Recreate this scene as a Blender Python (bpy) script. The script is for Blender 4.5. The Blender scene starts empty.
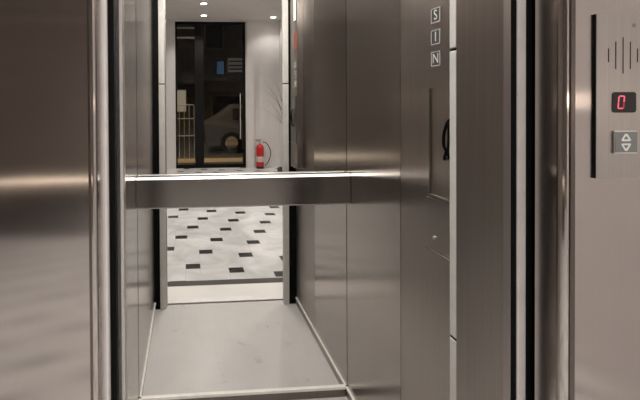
import bpy, bmesh, math, random
from mathutils import Matrix, Vector
random.seed(4)
SC = bpy.context.scene
COL = SC.collection

# ------------------------------------------------------------------ camera
cam_d = bpy.data.cameras.new('camera')
cam = bpy.data.objects.new('camera', cam_d); COL.objects.link(cam)
cam_d.sensor_width = 36.0; cam_d.lens = 23.625
cam_d.shift_x = 0.15855; cam_d.shift_y = -0.1450
cam_d.clip_start = 0.02; cam_d.clip_end = 200
EYE = 1.40
cam.matrix_world = (Matrix.Translation((0, 0, EYE)) @ Matrix.Rotation(-0.0748599, 4, 'Z')
                    @ Matrix.Rotation(math.pi/2 - math.radians(0.6), 4, 'X')
                    @ Matrix.Rotation(math.radians(-0.36), 4, 'Z'))
SC.camera = cam

# ------------------------------------------------------------------ world, exposure
w = bpy.data.worlds.new('night'); SC.world = w; w.use_nodes = True
w.node_tree.nodes['Background'].inputs[0].default_value = (0.010, 0.012, 0.018, 1)
w.node_tree.nodes['Background'].inputs[1].default_value = 0.5
SC.view_settings.view_transform = 'Standard'; SC.view_settings.look = 'None'
SC.view_settings.gamma = 1.0; SC.view_settings.use_curve_mapping = False
SC.view_settings.exposure = 0.0

# ------------------------------------------------------------------ lights
WARM = (1.0, 0.952, 0.905)
def spot(name, loc, power, size=math.radians(125), blend=0.6, col=WARM, r=0.04, aim=None):
    l = bpy.data.lights.new(name, 'SPOT'); l.energy = power; l.spot_size = size; l.spot_blend = blend
    l.color = col; l.shadow_soft_size = r
    o = bpy.data.objects.new(name, l); COL.objects.link(o); o.location = loc
    if aim is not None:
        o.rotation_euler = (Vector(aim) - Vector(loc)).to_track_quat('-Z', 'Y').to_euler()
    return o
def area(name, loc, power, sx, sy, col=WARM, rot=(0, 0, 0)):
    l = bpy.data.lights.new(name, 'AREA'); l.energy = power; l.shape = 'RECTANGLE'; l.size = sx; l.size_y = sy; l.color = col
    o = bpy.data.objects.new(name, l); COL.objects.link(o); o.location = loc; o.rotation_euler = rot
    return o
LOBBY_LIGHTS = [(0.31, -3.60), (0.35, -4.62), (1.79, -4.73), (0.31, -2.45), (0.31, -1.3), (0.31, -0.15),
                (-1.45, -0.9), (1.55, -2.45), (1.45, -0.15)]  # all past the visible ones are unseen, added to light the lobby
CEIL = 3.169
for p in LOBBY_LIGHTS:
    spot('downlight_lamp', (p[0], p[1], CEIL - 0.03), 16 if p[1] < -4.7 else 40 if p[0] < 0 else 62)
area('lift_lamp', (0.27, 1.45, 2.285), 13.5, 0.76, 0.5)
spot('street_lamp_light', (-1.2, -8.2, 4.6), 420, size=math.radians(150), col=(1.0, 0.72, 0.42))  # unseen light added to brighten the street and facade
spot('porch_lamp', (0.45, -5.9, 2.9), 35, size=math.radians(120), col=(1.0, 0.72, 0.45))

# ------------------------------------------------------------------ materials
def mat(name):
    m = bpy.data.materials.new(name); m.use_nodes = True
    nt = m.node_tree; b = nt.nodes['Principled BSDF']
    return m, nt, b
def plain(name, col, rough=0.5, metal=0.0, emit=0.0, spec=0.5, var=0.06, scale=18):
    m, nt, b = mat(name)
    b.inputs['Roughness'].default_value = rough; b.inputs['Metallic'].default_value = metal
    b.inputs['Specular IOR Level'].default_value = spec
    if emit:
        b.inputs['Base Color'].default_value = (*col, 1)
        b.inputs['Emission Color'].default_value = (*col, 1); b.inputs['Emission Strength'].default_value = emit
    else:
        tc = nt.nodes.new('ShaderNodeTexCoord'); n = nt.nodes.new('ShaderNodeTexNoise')
        n.inputs['Scale'].default_value = scale; n.inputs['Detail'].default_value = 4
        nt.links.new(tc.outputs['Object'], n.inputs['Vector'])
        r = nt.nodes.new('ShaderNodeValToRGB')
        r.color_ramp.elements[0].position = 0.3; r.color_ramp.elements[1].position = 0.7
        r.color_ramp.elements[0].color = (*[c*(1-var) for c in col], 1)
        r.color_ramp.elements[1].color = (*[min(1, c*(1+var)) for c in col], 1)
        nt.links.new(n.outputs['Fac'], r.inputs['Fac']); nt.links.new(r.outputs['Color'], b.inputs['Base Color'])
    return m
def steel(name, col, rough, aniso=0.75, vertical=True, streak=0.05, grain=260, tone=0.05):
    m, nt, b = mat(name)
    b.inputs['Metallic'].default_value = 1.0
    b.inputs['Anisotropic'].default_value = aniso
    if not vertical: b.inputs['Anisotropic Rotation'].default_value = 0.25
    t = nt.nodes.new('ShaderNodeTangent'); t.direction_type = 'RADIAL'; t.axis = 'Z'
    nt.links.new(t.outputs[0], b.inputs['Tangent'])
    tc = nt.nodes.new('ShaderNodeTexCoord'); mp = nt.nodes.new('ShaderNodeMapping')
    mp.inputs['Scale'].default_value = (grain, grain, 1.6) if vertical else (1.6, grain, grain)
    n = nt.nodes.new('ShaderNodeTexNoise'); n.inputs['Scale'].default_value = 1.0; n.inputs['Detail'].default_value = 3
    nt.links.new(tc.outputs['Object'], mp.inputs['Vector']); nt.links.new(mp.outputs[0], n.inputs['Vector'])
    mr = nt.nodes.new('ShaderNodeMapRange')
    mr.inputs['To Min'].default_value = max(0.02, rough - streak); mr.inputs['To Max'].default_value = rough + streak
    nt.links.new(n.outputs['Fac'], mr.inputs['Value']); nt.links.new(mr.outputs[0], b.inputs['Roughness'])
    r = nt.nodes.new('ShaderNodeValToRGB')
    r.color_ramp.elements[0].position = 0.3; r.color_ramp.elements[1].position = 0.7
    r.color_ramp.elements[0].color = (*[c*(1-tone) for c in col], 1); r.color_ramp.elements[1].color = (*[c*(1+tone) for c in col], 1)
    nt.links.new(n.outputs['Fac'], r.inputs['Fac']); nt.links.new(r.outputs['Color'], b.inputs['Base Color'])
    return m

ST = (0.405, 0.372, 0.347)
M = {}
M['steel_smooth'] = steel('brushed_steel_smooth', ST, 0.20, 0.8)
M['steel_rough'] = steel('brushed_steel_rough', ST, 0.32, 0.8)
M['steel_landing'] = steel('brushed_steel_landing', (0.60, 0.545, 0.52), 0.14, 1.0, streak=0.008, tone=0.015)
M['steel_door'] = steel('brushed_steel_door', ST, 0.33, 0.8)
M['steel_rail'] = steel('brushed_steel_rail', (0.27, 0.248, 0.232), 0.22, 0.3, vertical=False, streak=0.03)
M['steel_panel'] = steel('brushed_steel_panel', (0.55, 0.51, 0.49), 0.36, 0.5)
M['steel_recess'] = steel('brushed_steel_recess', (0.36, 0.33, 0.30), 0.34, 0.5)
M['aluminium'] = plain('pale_aluminium', (0.84, 0.80, 0.78), 0.38, 0.25)
M['cream_post'] = plain('cream_painted_post', (0.62, 0.61, 0.58), 0.4)
M['pale_trim'] = plain('pale_trim', (0.86, 0.83, 0.78), 0.35)
M['wall_lamp'] = plain('wall_lamp_diffuser', (1.0, 0.84, 0.70), 0.4, emit=5.5)
M['skirting_lamp'] = plain('skirting_lamp_diffuser', (1.0, 0.84, 0.66), 0.4, emit=4.5)
M['kerb'] = plain('pale_kerb_stone', (0.70, 0.56, 0.38), 0.8, scale=12, var=0.1)  # paving colour with the lamplit brightness put in
M['polished'] = steel('polished_steel_edge', (0.85, 0.83, 0.81), 0.30, 0.3, vertical=False)
M['chrome'] = plain('chrome', (0.85, 0.84, 0.82), 0.12, 1.0)
M['black'] = plain('black_rubber', (0.006, 0.006, 0.006), 0.7, spec=0.1)  # black parts, and shade coloured into gaps
M['black_plastic'] = plain('black_plastic', (0.012, 0.012, 0.012), 0.3)
M['dark_cap'] = plain('dark_button_cap', (0.06, 0.06, 0.058), 0.35)
M['grey_cap'] = plain('grey_button_cap', (0.20, 0.20, 0.195), 0.4)
M['button_ring'] = plain('button_ring', (0.62, 0.60, 0.58), 0.3, 0.3)
M['numeral'] = plain('button_numeral', (0.6, 0.59, 0.57), 0.4)
M['dark_bead'] = steel('dark_steel_bead', (0.20, 0.17, 0.155), 0.3, 0.7)
M['mark'] = plain('pale_marking', (0.75, 0.75, 0.72), 0.4)
M['white_screen'] = plain('lit_screen', (0.95, 0.90, 0.80), 0.3, emit=0.75)
M['red_ring'] = plain('red_button_ring', (0.55, 0.10, 0.07), 0.4)
M['led'] = plain('red_led', (0.85, 0.13, 0.19), 0.4, emit=0.55)
M['led_dim'] = plain('red_led_dim', (0.45, 0.02, 0.03), 0.4, emit=0.35)
M['led_well'] = plain('red_led_well', (0.09, 0.002, 0.004), 0.4)
M['wall'] = plain('painted_wall', (0.70, 0.67, 0.655), 0.7, scale=6, var=0.03)
M['ceil'] = plain('painted_ceiling', (0.72, 0.68, 0.65), 0.8, scale=5, var=0.03)
M['dark_wall'] = plain('dark_wood_panelling', (0.38, 0.335, 0.30), 0.5, scale=4, var=0.2)
M['lamp'] = plain('lamp_diffuser', (1.0, 0.96, 0.9), 0.4, emit=14.0)
M['lift_lamp'] = plain('lift_lamp_diffuser', (1.0, 0.95, 0.88), 0.4, emit=1.2)
M['white'] = plain('white_enamel', (0.75, 0.74, 0.72), 0.4)
M['dark_frame'] = plain('dark_door_frame', (0.008, 0.008, 0.008), 0.6, spec=0.15)
M['red'] = plain('red_enamel', (0.52, 0.02, 0.025), 0.3)
M['leaf'] = plain('dry_leaf', (0.14, 0.11, 0.07), 0.6)
M['pot'] = plain('dark_pot', (0.05, 0.045, 0.04), 0.5)
M['asphalt'] = plain('asphalt', (0.05, 0.048, 0.045), 0.85, scale=60, var=0.3)
M['paving'] = plain('street_paving', (0.10, 0.085, 0.07), 0.8, scale=25, var=0.15)
M['facade'] = plain('dark_facade', (0.26, 0.22, 0.19), 0.8, scale=3, var=0.2)
M['tan'] = plain('tan_awning', (0.40, 0.32, 0.23), 0.8)
M['blue_sign'] = plain('blue_sign', (0.10, 0.20, 0.36), 0.5, emit=0.25)
M['board'] = plain('pale_signboard', (0.5, 0.42, 0.36), 0.5, emit=0.12)
M['board_stripe'] = plain('brown_stripe', (0.20, 0.07, 0.05), 0.6)
M['car_paint'] = plain('grey_car_paint', (0.22, 0.22, 0.23), 0.25, 0.4)
M['car_glass'] = plain('dark_car_glass', (0.01, 0.01, 0.012), 0.08)
M['tyre'] = plain('tyre', (0.012, 0.012, 0.012), 0.8)
M['lit_window'] = plain('lit_window', (0.9, 0.75, 0.55), 0.5, emit=0.30)

# mirror silvering
m, nt, b = mat('mirror_silver'); M['mirror'] = m
b.inputs['Metallic'].default_value = 1; b.inputs['Roughness'].default_value = 0.0
b.inputs['Base Color'].default_value = (0.90, 0.895, 0.88, 1)
# entrance glass
m, nt, b = mat('clear_glass'); M['glass'] = m
b.inputs['Transmission Weight'].default_value = 1.0; b.inputs['Roughness'].default_value = 0.0
b.inputs['IOR'].default_value = 1.25; b.inputs['Base Color'].default_value = (0.75, 0.78, 0.78, 1)

def math_node(nt, op, a, b_=None, c=None):
    n = nt.nodes.new('ShaderNodeMath'); n.operation = op
    for i, v in enumerate((a, b_, c)):
        if v is None: continue
        if isinstance(v, (int, float)): n.inputs[i].default_value = v
        else: nt.links.new(v, n.inputs[i])
    return n.outputs[0]

# lobby floor: pale marble squares with small dark square insets on a pinwheel grid
m, nt, b = mat('lobby_marble'); M['marble'] = m
tc = nt.nodes.new('ShaderNodeTexCoord'); sx = nt.nodes.new('ShaderNodeSeparateXYZ')
nt.links.new(tc.outputs['Object'], sx.inputs[0])
X = math_node(nt, 'SUBTRACT', sx.outputs[0], 0.042); Y = math_node(nt, 'SUBTRACT', sx.outputs[1], 0.2775)
v1, v2 = (0.361, 0.112), (0.125, -0.342)
det = v1[0]*v2[1] - v1[1]*v2[0]
A = math_node(nt, 'ADD', math_node(nt, 'MULTIPLY', X, v2[1]/det), math_node(nt, 'MULTIPLY', Y, -v2[0]/det))
B = math_node(nt, 'ADD', math_node(nt, 'MULTIPLY', X, -v1[1]/det), math_node(nt, 'MULTIPLY', Y, v1[0]/det))
RA = math_node(nt, 'SUBTRACT', A, math_node(nt, 'ROUND', A)); RB = math_node(nt, 'SUBTRACT', B, math_node(nt, 'ROUND', B))
DX = math_node(nt, 'ADD', math_node(nt, 'MULTIPLY', RA, v1[0]), math_node(nt, 'MULTIPLY', RB, v2[0]))
DY = math_node(nt, 'ADD', math_node(nt, 'MULTIPLY', RA, v1[1]), math_node(nt, 'MULTIPLY', RB, v2[1]))
AX = math_node(nt, 'ABSOLUTE', DX); AY = math_node(nt, 'ABSOLUTE', DY)
inset = math_node(nt, 'MULTIPLY', math_node(nt, 'LESS_THAN', AX, 0.062), math_node(nt, 'LESS_THAN', AY, 0.054))
# joints of the big squares run on from the inset's sides
j1 = math_node(nt, 'MULTIPLY', math_node(nt, 'LESS_THAN', math_node(nt, 'ABSOLUTE', math_node(nt, 'SUBTRACT', AY, 0.056)), 0.003), math_node(nt, 'LESS_THAN', AX, 0.20))
j2 = math_node(nt, 'MULTIPLY', math_node(nt, 'LESS_THAN', math_node(nt, 'ABSOLUTE', math_node(nt, 'SUBTRACT', AX, 0.064)), 0.003), math_node(nt, 'LESS_THAN', AY, 0.20))
joint = math_node(nt, 'MAXIMUM', j1, j2)
vn = nt.nodes.new('ShaderNodeTexNoise'); vn.inputs['Scale'].default_value = 2.2; vn.inputs['Detail'].default_value = 8; vn.inputs['Distortion'].default_value = 1.2
nt.links.new(tc.outputs['Object'], vn.inputs['Vector'])
cr = nt.nodes.new('ShaderNodeValToRGB')
cr.color_ramp.elements[0].position = 0.35; cr.color_ramp.elements[0].color = (0.52, 0.52, 0.51, 1)
cr.color_ramp.elements[1].position = 0.65; cr.color_ramp.elements[1].color = (0.78, 0.78, 0.77, 1)
nt.links.new(vn.outputs['Fac'], cr.inputs['Fac'])
mx1 = nt.nodes.new('ShaderNodeMixRGB'); mx1.inputs[2].default_value = (0.5, 0.48, 0.46, 1)
nt.links.new(math_node(nt, 'MULTIPLY', joint, 0.45), mx1.inputs[0]); nt.links.new(cr.outputs[0], mx1.inputs[1])
mx2 = nt.nodes.new('ShaderNodeMixRGB'); mx2.inputs[2].default_value = (0.018, 0.016, 0.015, 1)
nt.links.new(inset, mx2.inputs[0]); nt.links.new(mx1.outputs[0], mx2.inputs[1]); nt.links.new(mx2.outputs[0], b.inputs['Base Color'])
b.inputs['Roughness'].default_value = 0.28
M['marble_plain'] = plain('pale_marble', (0.80, 0.78, 0.75), 0.3, scale=3)
M['marble_dark'] = plain('dark_marble', (0.07, 0.062, 0.055), 0.3, scale=6)

# lift floor: grey satin tile with a few pale scuffs
m, nt, b = mat('lift_floor_tile'); M['lift_floor'] = m
tc = nt.nodes.new('ShaderNodeTexCoord')
n1 = nt.nodes.new('ShaderNodeTexNoise'); n1.inputs['Scale'].default_value = 9; n1.inputs['Detail'].default_value = 6
nt.links.new(tc.outputs['Object'], n1.inputs['Vector'])
mp = nt.nodes.new('ShaderNodeMapping'); mp.inputs['Scale'].default_value = (140, 3, 1)
nt.links.new(tc.outputs['Object'], mp.inputs['Vector'])
n2 = nt.nodes.new('ShaderNodeTexNoise'); n2.inputs['Scale'].default_value = 1; nt.links.new(mp.outputs[0], n2.inputs['Vector'])
f = math_node(nt, 'ADD', math_node(nt, 'MULTIPLY', n1.outputs['Fac'], 0.6), math_node(nt, 'MULTIPLY', n2.outputs['Fac'], 0.4))
cr = nt.nodes.new('ShaderNodeValToRGB')
cr.color_ramp.elements[0].position = 0.25; cr.color_ramp.elements[0].color = (0.54, 0.525, 0.505, 1)
cr.color_ramp.elements[1].position = 0.65; cr.color_ramp.elements[1].color = (0.60, 0.585, 0.565, 1)
nt.links.new(f, cr.inputs['Fac']); nt.links.new(cr.outputs[0], b.inputs['Base Color'])
mrn = nt.nodes.new('ShaderNodeMapRange'); mrn.inputs['To Min'].default_value = 0.24; mrn.inputs['To Max'].default_value = 0.34
nt.links.new(n1.outputs['Fac'], mrn.inputs['Value']); nt.links.new(mrn.outputs[0], b.inputs['Roughness'])

# ------------------------------------------------------------------ mesh helpers
def box(bm, x0, x1, y0, y1, z0, z1):
    c = Vector(((x0+x1)/2, (y0+y1)/2, (z0+z1)/2))
    r = bmesh.ops.create_cube(bm, size=1.0, matrix=Matrix.Translation(c) @ Matrix.Diagonal((abs(x1-x0), abs(y1-y0), abs(z1-z0), 1)))
    return r['verts']
def bevel(bm, w, seg=2):
    bmesh.ops.bevel(bm, geom=list(bm.edges), offset=w, segments=seg, profile=0.5, affect='EDGES', clamp_overlap=True)
def cyl(bm, p0, p1, r0, r1=None, seg=24):
    p0, p1 = Vector(p0), Vector(p1); d = p1 - p0
    q = d.to_track_quat('Z', 'Y').to_matrix().to_4x4()
    bmesh.ops.create_cone(bm, cap_ends=True, segments=seg, radius1=r0, radius2=r0 if r1 is None else r1, depth=d.length,
                          matrix=Matrix.Translation((p0+p1)/2) @ q)
def lathe(bm, c, prof, seg=28):
    rings = []
    for r, z in prof:
        rings.append([bm.verts.new((c[0]+r*math.cos(2*math.pi*k/seg), c[1]+r*math.sin(2*math.pi*k/seg), c[2]+z)) for k in range(seg)])
    for a, b_ in zip(rings, rings[1:]):
        for k in range(seg):
            bm.faces.new((a[k], a[(k+1) % seg], b_[(k+1) % seg], b_[k]))
    bm.faces.new(rings[0][::-1]); bm.faces.new(rings[-1])
def tube(bm, pts, r, seg=10):
    pts = [Vector(p) for p in pts]; rings = []
    up = Vector((0.31, 0.2, 0.93)).normalized()
    for i, p in enumerate(pts):
        t = (pts[min(i+1, len(pts)-1)] - pts[max(i-1, 0)]).normalized()
        a = t.cross(up)
        if a.length < 1e-3: a = t.cross(Vector((1, 0, 0)))
        a.normalize(); b_ = t.cross(a)
        rr = r[i] if isinstance(r, (list, tuple)) else r
        rings.append([bm.verts.new(p + rr*(a*math.cos(2*math.pi*k/seg) + b_*math.sin(2*math.pi*k/seg))) for k in range(seg)])
    for a, b_ in zip(rings, rings[1:]):
        for k in range(seg):
            bm.faces.new((a[k], a[(k+1) % seg], b_[(k+1) % seg], b_[k]))
    bm.faces.new(rings[0][::-1]); bm.faces.new(rings[-1])
def spline(pts, n=8):
    pts = [Vector(p) for p in pts]; out = []
    P = [pts[0]] + pts + [pts[-1]]
    for i in range(1, len(P)-2):
        for k in range(n):
            t = k/n
            out.append(0.5*((2*P[i]) + (P[i+1]-P[i-1])*t + (2*P[i-1]-5*P[i]+4*P[i+1]-P[i+2])*t*t + (3*P[i]-P[i-1]-3*P[i+1]+P[i+2])*t**3))
    out.append(pts[-1]); return out
def extrude_x(bm, prof, x0, x1):
    a = [bm.verts.new((x0, y, z)) for y, z in prof]; b_ = [bm.verts.new((x1, y, z)) for y, z in prof]
    n = len(prof)
    for k in range(n): bm.faces.new((a[k], a[(k+1) % n], b_[(k+1) % n], b_[k]))
    bm.faces.new(a[::-1]); bm.faces.new(b_)
def extrude_z(bm, prof, z0, z1):
    a = [bm.verts.new((x, y, z0)) for x, y in prof]; b_ = [bm.verts.new((x, y, z1)) for x, y in prof]
    n = len(prof)
    for k in range(n): bm.faces.new((a[k], a[(k+1) % n], b_[(k+1) % n], b_[k]))
    bm.faces.new(a[::-1]); bm.faces.new(b_)

def obj(name, bm, material, parent=None, smooth=False, origin=None):
    bmesh.ops.recalc_face_normals(bm, faces=list(bm.faces))
    if origin is None:
        xs = [v.co for v in bm.verts]
        mn = Vector([min(c[i] for c in xs) for i in range(3)]); mxx = Vector([max(c[i] for c in xs) for i in range(3)])
        origin = Vector(((mn.x+mxx.x)/2, (mn.y+mxx.y)/2, mn.z))
    origin = Vector(origin)
    for v in bm.verts: v.co -= origin
    me = bpy.data.meshes.new(name); bm.to_mesh(me); bm.free()
    me.materials.append(M[material])
    if smooth:
        for p in me.polygons: p.use_smooth = True
        try: me.set_sharp_from_angle(angle=math.radians(40))
        except Exception: pass
    o = bpy.data.objects.new(name, me); COL.objects.link(o)
    if parent is not None:
        o.parent = parent
        o.location = origin - world_loc(parent)
    else:
        o.location = origin
    return o
def world_loc(o):
    p = Vector(o.location)
    while o.parent is not None:
        o = o.parent; p += o.location
    return p
def tag(o, label, cat, group=None):
    o['label'] = label; o['category'] = cat
    if group: o['group'] = group
    return o
def thing(name, label, cat, loc, group=None):
    o = bpy.data.objects.new(name, None); COL.objects.link(o); o.location = loc; o.empty_display_size = 0.05
    return tag(o, label, cat, group)
def struct(name, bm, m_, parent=None, **k):
    o = obj(name, bm, m_, parent, **k)
    if parent is None: o['kind'] = 'structure'
    return o
def B(*boxes, bev=0, seg=2):
    bm = bmesh.new()
    for b_ in boxes: box(bm, *b_)
    if bev: bevel(bm, bev, seg)
    return bm
def glyph(ch, size):
    """flat outline of one character as a mesh, centred, in the XY plane"""
    cu = bpy.data.curves.new('glyph', 'FONT'); cu.body = ch; cu.size = size; cu.align_x = 'CENTER'; cu.align_y = 'CENTER'; cu.extrude = 0.0004
    o = bpy.data.objects.new('glyph', cu); COL.objects.link(o)
    bpy.context.view_layer.update()
    me = bpy.data.meshes.new_from_object(o.evaluated_get(bpy.context.evaluated_depsgraph_get()))
    bpy.data.objects.remove(o); bpy.data.curves.remove(cu)
    bm = bmesh.new(); bm.from_mesh(me); bpy.data.meshes.remove(me)
    return bm

# ================================================================== LIFT CAR
LX, RX, MY, CT = -0.229, 0.751, 1.935, 2.30     # side walls, mirror plane, car ceiling
FY = 1.014                                       # inner face of the car's front return
struct('floor', B((LX-0.03, RX+0.03, 0.955, MY+0.05, -0.03, 0.0)), 'lift_floor', origin=(0, 0, 0))
struct('ceiling', B((LX-0.03, RX+0.03, 1.0, MY+0.05, CT, CT+0.03)), 'steel_rough')
struct('wall_rear', B((LX-0.03, RX+0.03, MY+0.006, MY+0.05, 0, CT)), 'steel_smooth')
SEAM = 1.43
wr = struct('wall_right', B((RX+0.012, RX+0.03, FY-0.004, MY+0.006, 0, CT)), 'black')
struct('wall_panel', B((RX, RX+0.012, SEAM+0.0015, MY+0.006, 0, CT)), 'steel_smooth', wr)
struct('wall_panel', B((RX, RX+0.012, FY-0.004, SEAM-0.0015, 0, CT)), 'steel_rough', wr)
wl = struct('wall_left', B((LX-0.03, LX-0.012, FY-0.004, MY+0.006, 0, CT)), 'black')
struct('wall_panel', B((LX-0.012, LX, SEAM+0.0015, MY+0.006, 0, CT)), 'steel_smooth', wl)
struct('wall_panel', B((LX-0.012, LX, FY-0.004, SEAM-0.0015, 0, CT)), 'steel_smooth', wl)
# front returns beside the car opening: flat panels coloured black for gap shade
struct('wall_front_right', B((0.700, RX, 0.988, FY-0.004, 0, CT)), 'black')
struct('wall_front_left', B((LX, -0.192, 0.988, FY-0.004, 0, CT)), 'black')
struct('wall_front_top', B((LX, RX, 0.988, FY-0.004, 2.2, CT)), 'steel_rough')
# pale posts at the car opening, each in three lengths with a dark joint between
def post(n, x0, x1):
    p = struct('trim_%d' % n, B((x0, x1, 0.986, FY, 0.0, 0.804), bev=0.003), 'cream_post')
    struct('post_length', B((x0, x1, 0.986, FY, 0.810, 1.526), bev=0.003), 'cream_post', p)
    struct('post_length', B((x0, x1, 0.986, FY, 1.532, 2.2), bev=0.003), 'cream_post', p)
    for z in (0.807, 1.529):
        struct('joint', B((x0+0.002, x1-0.002, 0.988, FY-0.002, z-0.003, z+0.003)), 'black', p)
post(1, 0.660, 0.700); post(2, -0.190, -0.151)
# skirting: low steel kick strip with a bright cap
def skirt(n, kick, cap, mm='steel_rough'):
    s = struct(n, B(kick), mm); struct('cap', B(cap, bev=0.002), 'pale_trim', s)
skirt('baseboard_right', (RX-0.006, RX, FY, MY, 0, 0.040), (RX-0.010, RX, FY, MY-0.004, 0.040, 0.050))
skirt('baseboard_left', (LX, LX+0.006, FY, MY, 0, 0.040), (LX, LX+0.010, FY, MY-0.004, 0.040, 0.050))
skirt('baseboard_rear', (LX+0.01, RX-0.01, MY-0.004, MY+0.006, 0, 0.038), (LX+0.01, RX-0.01, MY-0.010, MY+0.006, 0.038, 0.052), 'dark_bead')
# mirror
tag(obj('mirror', B((LX+0.0015, RX-0.0015, MY, MY+0.006, 0.052, 2.28)), 'mirror'),
    'tall mirror filling the rear wall of the lift behind the handrail', 'mirror')
# handrail
hr = thing('handrail', 'wide flat brushed steel handrail running across the lift mirror', 'handrail', (0.26, MY, 0.93))
y0, y1, z0, z1 = 1.882, 1.915, 0.930, 1.068
zc = z1 - 0.0105
prof = [(y0, z0+0.003), (y0, zc), (y0+0.0145, zc), (y1, zc), (y1, z0+0.003), (y1-0.003, z0), (y0+0.004, z0)]
bm = bmesh.new(); extrude_x(bm, prof, LX+0.002, RX-0.002); obj('rail', bm, 'steel_rail', hr)
prof = [(y0, zc), (y0+0.0008, zc+0.002), (y0+0.004, zc+0.006), (y0+0.007, zc+0.009), (y0+0.010, z1), (y1-0.003, z1), (y1, z1-0.003), (y1, zc)]
bm = bmesh.new(); extrude_x(bm, prof, LX+0.002, RX-0.002); tp = obj('top_edge', bm, 'polished', hr)
tp['label'] = 'bright polished top edge'
prof = [(y0-0.001, z0+0.001), (y0-0.001, z0+0.004), (y0+0.003, z0+0.004), (y0+0.003, z0-0.001), (y0+0.001, z0-0.001)]
bm = bmesh.new(); extrude_x(bm, prof, LX+0.002, RX-0.002); obj('bottom_edge', bm, 'steel_panel', hr)
for x in (-0.05, 0.26, 0.57):
    bm = bmesh.new(); cyl(bm, (x, y1, 0.99), (x, MY, 0.99), 0.012); obj('bracket', bm, 'chrome', hr, smooth=True)

# car control panel
CX = 0.712
cp = thing('control_panel', 'steel lift control panel with floor buttons on the right car wall', 'control panel', (CX, 1.12, 0.97))
obj('column', B((CX, RX, FY+0.004, 1.204, 0.97, 2.16), bev=0.002), 'steel_rough', cp)
def lift_button(z, ch, ring='button_ring'):
    b_ = obj('floor_button', B((CX-0.004, CX, 1.129, 1.173, z-0.021, z-0.0185), (CX-0.004, CX, 1.129, 1.173, z+0.0185, z+0.021),
             (CX-0.004, CX, 1.129, 1.132, z-0.0185, z+0.0185), (CX-0.004, CX, 1.170, 1.173, z-0.0185, z+0.0185)), ring, cp)
    obj('cap', B((CX-0.003, CX, 1.1325, 1.1695, z-0.018, z+0.018)), 'dark_cap', b_)
    if ch:
        g = glyph(ch, 0.040)
        g.transform(Matrix.Translation((CX-0.0034, 1.151, z)) @ Matrix(((0, 0, -1, 0), (-1, 0, 0, 0), (0, 1, 0, 0), (0, 0, 0, 1))))
        obj('numeral', g, 'numeral', b_)
for z, ch in ((1.646, 'S'), (1.584, '1'), (1.522, 'N')): lift_button(z, ch)
lb = obj('alarm_button', B((CX-0.004, CX, 1.132, 1.182, 1.752, 1.760), (CX-0.004, CX, 1.132, 1.182, 1.846, 1.854),
         (CX-0.004, CX, 1.132, 1.139, 1.760, 1.846), (CX-0.004, CX, 1.175, 1.182, 1.760, 1.846)), 'red_ring', cp)
obj('cap', B((CX-0.003, CX, 1.14, 1.174, 1.762, 1.844)), 'dark_cap', lb)
ds = obj('display', B((CX-0.003, CX, 1.125, 1.187, 1.93, 2.09)), 'black_plastic', cp)
obj('screen', B((CX-0.0045, CX-0.003, 1.131, 1.181, 1.936, 2.084)), 'white_screen', ds)
# recessed telephone niche: raised lip round a darker back plate
nz0, nz1, ny0, ny1 = 1.127, 1.441, 1.022, 1.181
nc = obj('niche', B((CX-0.0012, CX, ny0, ny1, nz0, nz1)), 'steel_recess', cp)
obj('niche_lip', B((CX-0.006, CX-0.0012, ny0, ny1, nz0, nz0+0.004)), 'steel_panel', nc)
obj('niche_lip', B((CX-0.003, CX-0.0012, ny0, ny1, nz1-0.003, nz1)), 'steel_recess', nc)
obj('niche_edge', B((CX-0.007, CX-0.0012, ny1-0.004, ny1, nz0+0.004, nz1-0.003)), 'steel_recess', nc)
bm = bmesh.new()
tube(bm, spline([(CX-0.002, 1.084, 1.352), (CX-0.010, 1.088, 1.340), (CX-0.013, 1.097, 1.310), (CX-0.012, 1.099, 1.280), (CX-0.010, 1.092, 1.264), (CX-0.008, 1.102, 1.246), (CX-0.003, 1.110, 1.240)]), 0.004)
tube(bm, spline([(CX-0.010, 1.083, 1.345), (CX-0.012, 1.078, 1.30), (CX-0.010, 1.084, 1.262), (CX-0.005, 1.086, 1.244)]), 0.0032)
obj('handle', bm, 'black', nc, smooth=True)
sp = obj('service_plate', B((CX-0.002, CX, 1.022, 1.199, 0.976, 1.118), bev=0.0008), 'steel_rough', cp)
obj('plate_lip', B((CX-0.006, CX, 1.022, 1.203, 0.968, 0.972)), 'chrome', cp)
bm = bmesh.new(); cyl(bm, (CX-0.002, 1.161, 1.005), (CX-0.006, 1.161, 1.005), 0.0055, seg=16); obj('key_switch', bm, 'chrome', sp, smooth=True)

# lift ceiling lamp
cl = thing('ceiling_lamp', 'square lamp panel set in the lift ceiling', 'lamp', (0.27, 1.45, CT))
for bx in ((-0.13, 0.67, 1.18, 1.20), (-0.13, 0.67, 1.70, 1.72), (-0.13, -0.11, 1.20, 1.70), (0.65, 0.67, 1.20, 1.70)):
    obj('lamp_frame', B((*bx, CT-0.008, CT)), 'chrome', cl)
obj('diffuser', B((-0.11, 0.65, 1.20, 1.70, CT-0.005, CT)), 'lift_lamp', cl)

# ================================================================== DOORS AND LANDING
# car doors (retracted), front faces at Y 0.955
def leaf(n, x0, x1, yb, yf, bright):
    d = struct('door_%d' % n, B((x0, x1, yf, yb, 0.006, 2.2), bev=0.0015), 'steel_panel')
    return d
d1 = bmesh.new(); extrude_z(d1, [(0.660, 0.985), (0.709, 0.893), (0.716, 0.898), (0.76, 0.95), (0.76, 0.985)], 0.006, 2.2)
d1 = struct('door_1', d1, 'steel_door')
es = bmesh.new(); extrude_z(es, [(0.7085, 0.8925), (0.7145, 0.8785), (0.7155, 0.886), (0.7165, 0.8975)], 0.006, 2.2)
struct('edge_strip', es, 'steel_panel', d1)
d2 = leaf(2, -0.46, -0.1430, 0.985, 0.955, True)
struct('edge_strip', B((-0.1500, -0.1437, 0.952, 0.955, 0.006, 2.2)), 'aluminium', d2)
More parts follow.
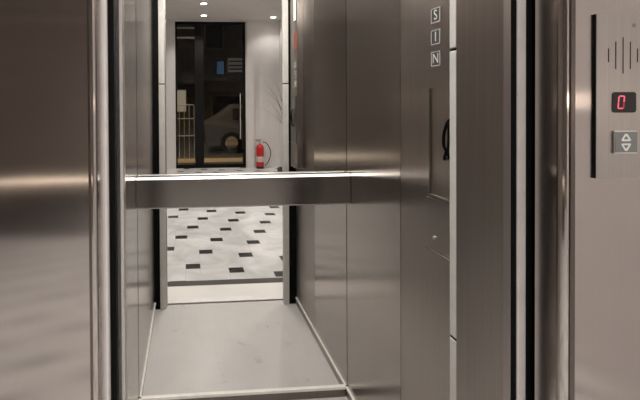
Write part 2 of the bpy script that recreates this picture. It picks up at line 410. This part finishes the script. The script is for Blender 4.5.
# landing doors (retracted), bright nose; seal strips and leaf coloured black for gap shade
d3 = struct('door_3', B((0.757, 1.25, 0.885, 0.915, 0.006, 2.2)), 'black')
struct('nose', B((0.7355, 0.757, 0.884, 0.915, 0.006, 2.2), bev=0.004, seg=3), 'aluminium', d3)
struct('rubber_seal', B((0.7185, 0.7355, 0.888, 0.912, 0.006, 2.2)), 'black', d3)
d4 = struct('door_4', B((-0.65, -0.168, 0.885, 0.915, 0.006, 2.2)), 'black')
struct('nose', B((-0.192, -0.1620, 0.858, 0.884, 0.006, 2.2), bev=0.004, seg=3), 'aluminium', d4)
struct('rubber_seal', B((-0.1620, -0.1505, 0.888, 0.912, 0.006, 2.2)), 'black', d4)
# sills
struct('trim_3', B((LX-0.2, RX+0.2, 0.93, 0.955, -0.03, -0.010)), 'black')
struct('trim_4', B((LX-0.2, RX+0.2, 0.865, 0.93, -0.03, 0.0)), 'aluminium')
# landing steel fronts with returned jambs and a rounded nose
def front(name, xj, x_far, sgn, yb, r):
    # jamb inner face at xj, then round into the flat front at Y .80
    P = [(xj, yb)]
    for k in range(0, 7):
        a = math.radians(90*k/6)
        P.append((xj + sgn*(r - r*math.cos(a)), 0.80 + r - r*math.sin(a)))
    P += [(x_far, 0.80), (x_far, 0.83), (xj + sgn*0.02, 0.83), (xj + sgn*0.02, yb)]
    bm = bmesh.new(); extrude_z(bm, P, 0.0, 2.2)
    return struct(name, bm, 'steel_landing')
wfr = front('wall_landing_right', 0.762, 2.0, 1, 0.867, 0.014)
struct('bead', B((0.7775, 0.7885, 0.7975, 0.80, 0, 2.2), bev=0.0012), 'dark_bead', wfr)
wfl = front('wall_landing_left', -0.169, -3.2, -1, 0.852, 0.008)
struct('bead', B((-0.1845, -0.1795, 0.7985, 0.80, 0, 2.2), bev=0.0012), 'dark_bead', wfl)
struct('wall_landing_top', B((-3.2, 2.0, 0.80, 0.878, 2.2, CEIL)), 'wall')

# call panel on the right landing front
PX0, PX1, PZ0, PZ1, PY = 0.8295, 0.946, 1.240, 1.5765, 0.794
cpn = thing('call_panel', 'steel lift call panel with speaker slots, red floor display and arrow button', 'call panel', (0.888, 0.80, PZ0))
obj('back_box', B((PX0-0.0005, PX1, PY+0.001, 0.80, PZ0+0.001, PZ1-0.001)), 'black', cpn)
obj('faceplate', B((PX0, PX1+0.001, PY-0.0005, PY+0.001, PZ0, PZ1)), 'steel_panel', cpn)
F0 = PY-0.0005
for i, (x, h) in enumerate(((0.8555, 0.028), (0.8715, 0.056), (0.8875, 0.074), (0.9035, 0.056), (0.9195, 0.028))):
    obj('speaker_slot', B((x-0.0010, x+0.0010, F0-0.0003, F0, 1.4915-h/2, 1.4915+h/2)), 'black', cpn)
bm = bmesh.new(); P = []
for cx_, cz_, a0 in ((0.9100, 1.4110, 0), (0.8690, 1.4110, 90), (0.8690, 1.3805, 180), (0.9100, 1.3805, 270)):
    for k in range(5):
        a = math.radians(a0 + 22.5*k); P.append((cx_ + 0.0058*math.cos(a), cz_ + 0.0058*math.sin(a)))
fa = [bm.verts.new((x, F0-0.0012, z)) for x, z in P]; fb = [bm.verts.new((x, F0, z)) for x, z in P]
for k in range(len(P)): bm.faces.new((fa[k], fa[(k+1) % len(P)], fb[(k+1) % len(P)], fb[k]))
bm.faces.new(fa); bm.faces.new(fb[::-1])
dp = obj('floor_display', bm, 'black_plastic', cpn)
def seg(x0, z0, x1, z1, wd=0.0028):
    bm = bmesh.new(); d = Vector((x1-x0, 0, z1-z0)); n = Vector((d.z, 0, -d.x)).normalized()*wd/2; e = d.normalized()*wd/2
    p0, p1 = Vector((x0, F0-0.0016, z0)), Vector((x1, F0-0.0016, z1))
    P = [p0, p0+n+e, p1+n-e, p1, p1-n-e, p0-n+e]
    a = [bm.verts.new(p) for p in P]; c = [bm.verts.new(p + Vector((0, 0.0004, 0))) for p in P]
    for k in range(6): bm.faces.new((a[k], a[(k+1) % 6], c[(k+1) % 6], c[k]))
    bm.faces.new(a); bm.faces.new(c[::-1])
    return bm
sxl, sxr, zb, zm, zt = 0.8765, 0.8885, 1.3835, 1.396, 1.4085
def sl(x, z): return x + (z-zm)*0.10
for (xa, za, xb, zb_, mm) in ((sxl, zt, sxr, zt, 'led'), (sxl, zt, sxl, zm, 'led'), (sxl, zm, sxl, zb, 'led'), (sxl, zb, sxr, zb, 'led'),
                              (sxr, zt, sxr, zm, 'led'), (sxr, zm, sxr, zb, 'led_dim')):
    obj('digit_segment', seg(sl(xa, za), za, sl(xb, zb_), zb_), mm, dp)
BX, BZ = 0.8895, 1.3145
bt = obj('call_button', B((0.8635, 0.9165, F0-0.004, F0, 1.2905, 1.339), bev=0.003), 'chrome', cpn)
obj('button_cap', B((0.8672, 0.9142, F0-0.0048, F0-0.004, 1.2940, 1.3355)), 'grey_cap', bt)
def arrow(up):
    s = 1 if up else -1
    zc = BZ + s*0.0090; bm = bmesh.new()
    O = [(-0.0105, -0.0040), (-0.0090, -0.0066), (0.0090, -0.0066), (0.0105, -0.0040), (0.0025, 0.0082), (-0.0025, 0.0082)]
    I = [(x*0.50, (z+0.0005)*0.45-0.0005) for x, z in O]
    yf, yb = F0-0.0054, F0-0.0048
    vo = [bm.verts.new((BX+x, yf, zc+s*z)) for x, z in O]; vi = [bm.verts.new((BX+x, yf, zc+s*z)) for x, z in I]
    wo = [bm.verts.new((BX+x, yb, zc+s*z)) for x, z in O]; wi = [bm.verts.new((BX+x, yb, zc+s*z)) for x, z in I]
    n = len(O)
    for k in range(n):
        j = (k+1) % n
        bm.faces.new((vo[k], vo[j], vi[j], vi[k])); bm.faces.new((wo[k], wi[k], wi[j], wo[j]))
        bm.faces.new((vo[k], wo[k], wo[j], vo[j])); bm.faces.new((vi[k], vi[j], wi[j], wi[k]))
    return bm
obj('up_arrow', arrow(True), 'mark', bt); obj('down_arrow', arrow(False), 'mark', bt)
bm = bmesh.new(); cyl(bm, (0.9118, F0, 1.553), (0.9118, F0-0.0006, 1.553), 0.0042, seg=16); obj('lock', bm, 'steel_recess', cpn, smooth=True)
bm = bmesh.new(); cyl(bm, (0.8876, F0, 1.261), (0.8876, F0-0.0004, 1.261), 0.0025, seg=16); obj('screw', bm, 'steel_panel', cpn, smooth=True)

# ================================================================== LOBBY (seen in the mirror)
FARY, SIDEX, LEFTX = -5.13, 2.0, -3.2
struct('floor_lobby', B((LEFTX, SIDEX, FARY, 0.571, -0.03, 0.0)), 'marble', origin=(0, 0, 0))
struct('trim_5', B((LEFTX, SIDEX, 0.571, 0.662, -0.03, 0.0)), 'marble_dark')
struct('trim_6', B((LEFTX, SIDEX, 0.662, 0.865, -0.03, 0.0)), 'marble_plain')
struct('ceiling_lobby', B((LEFTX, SIDEX, FARY, 0.878, CEIL, CEIL+0.05)), 'ceil')
struct('wall_lobby_right', B((SIDEX, SIDEX+0.1, FARY-0.2, 0.878, 0, CEIL)), 'wall')
struct('wall_lobby_left', B((LEFTX-0.1, LEFTX, FARY-0.2, 0.878, 0, CEIL)), 'dark_wall')
DX0, DX1, DT = -0.244, 1.268, 3.145
struct('wall_entrance_right', B((DX1, SIDEX, FARY-0.2, FARY, 0, CEIL)), 'wall')
struct('wall_entrance_left', B((-0.75, DX0, FARY-0.2, FARY, 0, CEIL)), 'wall')
wec = struct('wall_entrance_corner', B((LEFTX, -0.75, FARY-0.2, FARY, 0, CEIL)), 'dark_wall')
for z in (2.70, 2.94): struct('moulding', B((LEFTX, -0.75, FARY, FARY+0.02, z, z+0.025)), 'white', wec)
bl = thing('skirting_lamp', 'long low lamp strip along the foot of the dark panelled wall', 'lamp', (-2.0, FARY, 0.16))  # out of view, added to draw a highlight line on the left steel
obj('lamp_housing', B((LEFTX+0.02, -0.78, FARY, FARY+0.03, 0.18, 0.23)), 'white', bl)
obj('lamp_cover', B((LEFTX+0.03, -0.79, FARY+0.03, FARY+0.036, 0.187, 0.223)), 'skirting_lamp', bl)
M['mat'] = plain('charcoal_mat', (0.055, 0.048, 0.045), 0.95, scale=120, var=0.3, spec=0.1)
tag(obj('floor_mat', B((-3.1, -0.85, -5.05, -2.9, 0.0, 0.012), bev=0.004), 'mat'), 'large charcoal mat on the lobby floor before the dark panelled wall', 'mat')  # unseen, added so the left landing steel reflects a dark band
wlm = thing('wall_lamp', 'long slim warm wall lamp on the white lobby side wall', 'lamp', (SIDEX, -1.3, 1.38))  # glowing bar out of view, added for a bright band on the steel
obj('lamp_housing', B((SIDEX-0.03, SIDEX, -2.0, -0.6, 1.35, 1.45)), 'white', wlm)
obj('lamp_cover', B((SIDEX-0.04, SIDEX-0.03, -1.98, -0.62, 1.36, 1.44)), 'wall_lamp', wlm)
struct('wall_entrance_top', B((DX0, DX1, FARY-0.2, FARY, DT, CEIL)), 'wall')
struct('trim_7', B((DX1+0.02, DX1+0.175, FARY, FARY+0.05, 0, CEIL)), 'wall')
# entrance: dark framed glass door beside a fixed pane
e = struct('door_5', B((DX0, DX1, FARY-0.12, FARY-0.04, DT-0.05, DT), (DX0, DX0+0.035, FARY-0.12, FARY-0.04, 0.0, DT-0.05),
                       (DX1-0.06, DX1, FARY-0.12, FARY-0.04, 0.0, DT-0.05), (0.17, 0.36, FARY-0.12, FARY-0.04, 0.0, DT-0.05)), 'dark_frame')
struct('bottom_rail', B((DX0+0.035, 0.17, FARY-0.11, FARY-0.05, 0.0, 0.07), (0.36, DX1-0.06, FARY-0.11, FARY-0.05, 0.0, 0.07)), 'dark_frame', e)
struct('transom', B((DX0+0.035, 0.17, FARY-0.11, FARY-0.05, 2.78, 2.82), (DX0+0.035, 0.17, FARY-0.11, FARY-0.05, 3.0, 3.02)), 'steel_recess', e)
struct('pane', B((DX0+0.035, 0.17, FARY-0.085, FARY-0.079, 0.07, DT-0.05)), 'glass', e)
struct('pane', B((0.36, DX1-0.06, FARY-0.085, FARY-0.079, 0.07, DT-0.05)), 'glass', e)
bm = bmesh.new(); xh, yh = 1.14, FARY+0.02
cyl(bm, (xh, yh, 0.62), (xh, yh, 1.60), 0.016)
for z in (0.75, 1.47): cyl(bm, (xh, yh, z), (xh, FARY-0.08, z), 0.010, seg=12)
struct('door_handle', bm, 'chrome', e, smooth=True)
# ceiling downlights
vis = ['round white downlight in the lobby ceiling, the nearer of two in the mirror',
       'round white downlight in the lobby ceiling just before the glass door',
       'round white downlight in the lobby ceiling above the fire extinguisher']
for i, p in enumerate(LOBBY_LIGHTS):
    lab = vis[i] if i < 3 else ['round lobby downlight, second from the glass door row towards the lift', 'round lobby downlight in the middle of the row in front of the lift',
           'round lobby downlight directly in front of the lift opening', 
           'round lobby downlight over the dark panelled side wall near the lift', 'round lobby downlight along the white side wall halfway',
           'round lobby downlight above the call panel'][i-3]
    d = thing('downlight', lab, 'ceiling light', (p[0], p[1], CEIL), 'lobby downlights')
    bm = bmesh.new(); lathe(bm, (p[0], p[1], CEIL-0.012), [(0.072, 0.012), (0.072, 0.003), (0.066, 0.0), (0.057, 0.002), (0.055, 0.012)]); obj('bezel', bm, 'white', d, smooth=True)
    bm = bmesh.new(); cyl(bm, (p[0], p[1], CEIL-0.008), (p[0], p[1], CEIL-0.004), 0.055); obj('diffuser', bm, 'lamp', d, smooth=True)

# fire extinguisher
ex, ey = 1.545, -4.98
fe = thing('fire_extinguisher', 'red fire extinguisher standing on the lobby floor beside the glass door', 'fire extinguisher', (ex, ey, 0))
bm = bmesh.new(); lathe(bm, (ex, ey, 0), [(0.080, 0.03), (0.082, 0.05), (0.082, 0.42), (0.076, 0.46), (0.055, 0.495), (0.028, 0.51), (0.026, 0.53)]); obj('cylinder', bm, 'red', fe, smooth=True)
bm = bmesh.new(); lathe(bm, (ex, ey, 0), [(0.083, 0.0), (0.083, 0.045), (0.078, 0.05)]); obj('base_ring', bm, 'black_plastic', fe, smooth=True)
bm = bmesh.new(); lathe(bm, (ex, ey, 0), [(0.0825, 0.14), (0.0832, 0.145), (0.0832, 0.25), (0.0825, 0.255)]); obj('band', bm, 'board', fe, smooth=True)
bm = bmesh.new(); cyl(bm, (ex, ey, 0.53), (ex, ey, 0.585), 0.02); cyl(bm, (ex, ey, 0.56), (ex+0.05, ey, 0.56), 0.012, seg=14); obj('valve', bm, 'chrome', fe, smooth=True)
bm = bmesh.new(); box(bm, ex-0.09, ex+0.03, ey-0.012, ey+0.012, 0.60, 0.61); box(bm, ex-0.08, ex+0.02, ey-0.010, ey+0.010, 0.578, 0.586); obj('lever', bm, 'black_plastic', fe)
bm = bmesh.new(); tube(bm, spline([(ex+0.05, ey, 0.56), (ex+0.14, ey, 0.53), (ex+0.215, ey+0.01, 0.40), (ex+0.22, ey+0.01, 0.26), (ex+0.165, ey+0.01, 0.12), (ex+0.10, ey+0.02, 0.06)]), 0.009)
obj('hose', bm, 'black_plastic', fe, smooth=True)

# dry spiky pot plant on the white side of the lobby
px, py = 1.53, -2.55
pp = thing('potted_plant', 'tall dry spiky pot plant against the white lobby wall', 'plant', (px, py, 0))
bm = bmesh.new(); lathe(bm, (px, py, 0), [(0.10, 0), (0.13, 0.25), (0.14, 0.38), (0.125, 0.38), (0.12, 0.34)]); obj('pot', bm, 'pot', pp, smooth=True)
bm = bmesh.new(); tube(bm, spline([(px, py, 0.34), (px-0.03, py, 0.7), (px+0.0, py, 1.15)]), [0.02]*17, seg=8); obj('stem', bm, 'leaf', pp, smooth=True)
bm = bmesh.new()
for k in range(46):
    a = random.uniform(0, 2*math.pi); L = random.uniform(0.35, 0.75); lean = random.uniform(0.15, 0.9)
    s = Vector((px, py, random.uniform(0.95, 1.2))); d = Vector((math.cos(a), math.sin(a), 0))
    side = Vector((-d.y, d.x, 0)); prev = None
    for q in range(7):
        t = q/6; p = s + d*(L*lean*t) + Vector((0, 0, L*(t - 0.35*lean*t*t))); wd = 0.007*(1-t)+0.0008
        cur = (bm.verts.new(p-side*wd), bm.verts.new(p+Vector((0, 0, wd*0.8))), bm.verts.new(p+side*wd))
        if prev:
            for u in range(3):
                bm.faces.new((prev[u], prev[(u+1) % 3], cur[(u+1) % 3], cur[u]))
        prev = cur
obj('leaves', bm, 'leaf', pp)

# ================================================================== STREET BEYOND THE GLASS (seen in the mirror)
struct('ground', B((-12, 14, -7.2, FARY, -0.06, -0.01)), 'paving', origin=(0, 0, -0.06))
struct('trim_8', B((-12, 14, -6.75, -6.05, -0.05, -0.004)), 'kerb')  # pale strip of colour standing for the lit band of paving
struct('road', B((-12, 14, -22, -7.2, -0.16, -0.10)), 'asphalt', origin=(0, 0, -0.16))
bd = thing('shop_building', 'dark shop building across the night street', 'building', (1.0, -16, -0.1))
obj('facade', B((-10, 12, -18, -16, -0.1, 9.0)), 'facade', bd)
obj('awning', B((0.95, 3.2, -16.0, -15.2, 1.9, 2.35), bev=0.02), 'tan', bd)
for x0, z0, wd, h, mm in ((-0.6, 1.0, 0.55, 1.0, 'lit_window'), (-1.6, 2.9, 0.9, 1.2, 'car_glass'), (0.9, 4.0, 0.8, 1.4, 'car_glass'), (3.0, 4.0, 0.8, 1.4, 'car_glass'), (1.2, 0.5, 1.6, 1.2, 'car_glass')):
    f_ = obj('window', B((x0-0.06, x0+wd+0.06, -15.99, -15.95, z0-0.06, z0+h+0.06)), 'tan', bd)
    obj('window_pane', B((x0, x0+wd, -15.95, -15.94, z0, z0+h)), mm, f_)
sg = thing('shop_sign', 'small blue lit sign hung across the street', 'sign', (1.45, -15.9, 2.6))
obj('sign_panel', B((1.42, 1.75, -15.90, -15.85, 2.75, 3.35)), 'blue_sign', sg)
obj('sign_frame', B((1.38, 1.79, -15.94, -15.90, 2.71, 3.39)), 'dark_frame', sg)
sb = thing('sign_board', 'pale striped signboard on the building across the street', 'sign', (2.4, -15.9, 2.9))
obj('board', B((1.95, 2.75, -15.94, -15.88, 2.85, 3.5)), 'board', sb)
for z in (2.95, 3.12, 3.32): obj('stripe', B((1.97, 2.73, -15.88, -15.875, z, z+0.07)), 'board_stripe', sb)
# parked car
c0 = Vector((2.6, -9.3, -0.1))
pc = thing('parked_car', 'grey car parked at the kerb outside the glass door', 'car', c0)
def car_body(prof, y0, y1, tap):
    bm = bmesh.new()
    a = [bm.verts.new((c0.x+x, c0.y+y0+(tap if z > 0.9 else 0), c0.z+z)) for x, z in prof]
    b_ = [bm.verts.new((c0.x+x, c0.y+y1-(tap if z > 0.9 else 0), c0.z+z)) for x, z in prof]
    n = len(prof)
    for k in range(n): bm.faces.new((a[k], a[(k+1) % n], b_[(k+1) % n], b_[k]))
    bm.faces.new(a[::-1]); bm.faces.new(b_); bevel(bm, 0.03, 2); return bm
obj('body', car_body([(-2.05, 0.25), (2.05, 0.25), (2.1, 0.6), (1.95, 0.88), (1.1, 0.95), (0.4, 1.42), (-1.2, 1.45), (-1.85, 0.98), (-2.1, 0.9)], -0.85, 0.85, 0.15), 'car_paint', pc)
obj('side_window', B((c0.x-1.25, c0.x-0.35, c0.y+0.74, c0.y+0.76, c0.z+0.98, c0.z+1.33), bev=0.004), 'car_glass', pc)
obj('side_window', B((c0.x-0.28, c0.x+0.45, c0.y+0.74, c0.y+0.76, c0.z+0.98, c0.z+1.33), bev=0.004), 'car_glass', pc)
for x in (-1.3, 1.3):
    for y in (-0.78, 0.78):
        bm = bmesh.new(); cyl(bm, (c0.x+x, c0.y+y-0.1, c0.z+0.32), (c0.x+x, c0.y+y+0.1, c0.z+0.32), 0.32, seg=28)
        wh = obj('wheel', bm, 'tyre', pc, smooth=True)
        bm = bmesh.new(); s = 1 if y > 0 else -1; cyl(bm, (c0.x+x, c0.y+y+s*0.1, c0.z+0.32), (c0.x+x, c0.y+y+s*0.115, c0.z+0.32), 0.19, seg=20)
        obj('hubcap', bm, 'chrome', wh, smooth=True)
# white railing on the pavement
rl = thing('street_railing', 'short white metal railing outside the glass door', 'railing', (-0.15, -6.4, -0.01))
for z in (0.60, 1.02, 1.35):
    bm = bmesh.new(); cyl(bm, (-0.55, -6.4, z), (0.17, -6.4, z), 0.012, seg=10); obj('bar', bm, 'white', rl, smooth=True)
for k in range(7):
    x = -0.55 + 0.12*k
    bm = bmesh.new(); cyl(bm, (x, -6.4, -0.01), (x, -6.4, 1.35), 0.009, seg=10); obj('post', bm, 'white', rl, smooth=True)
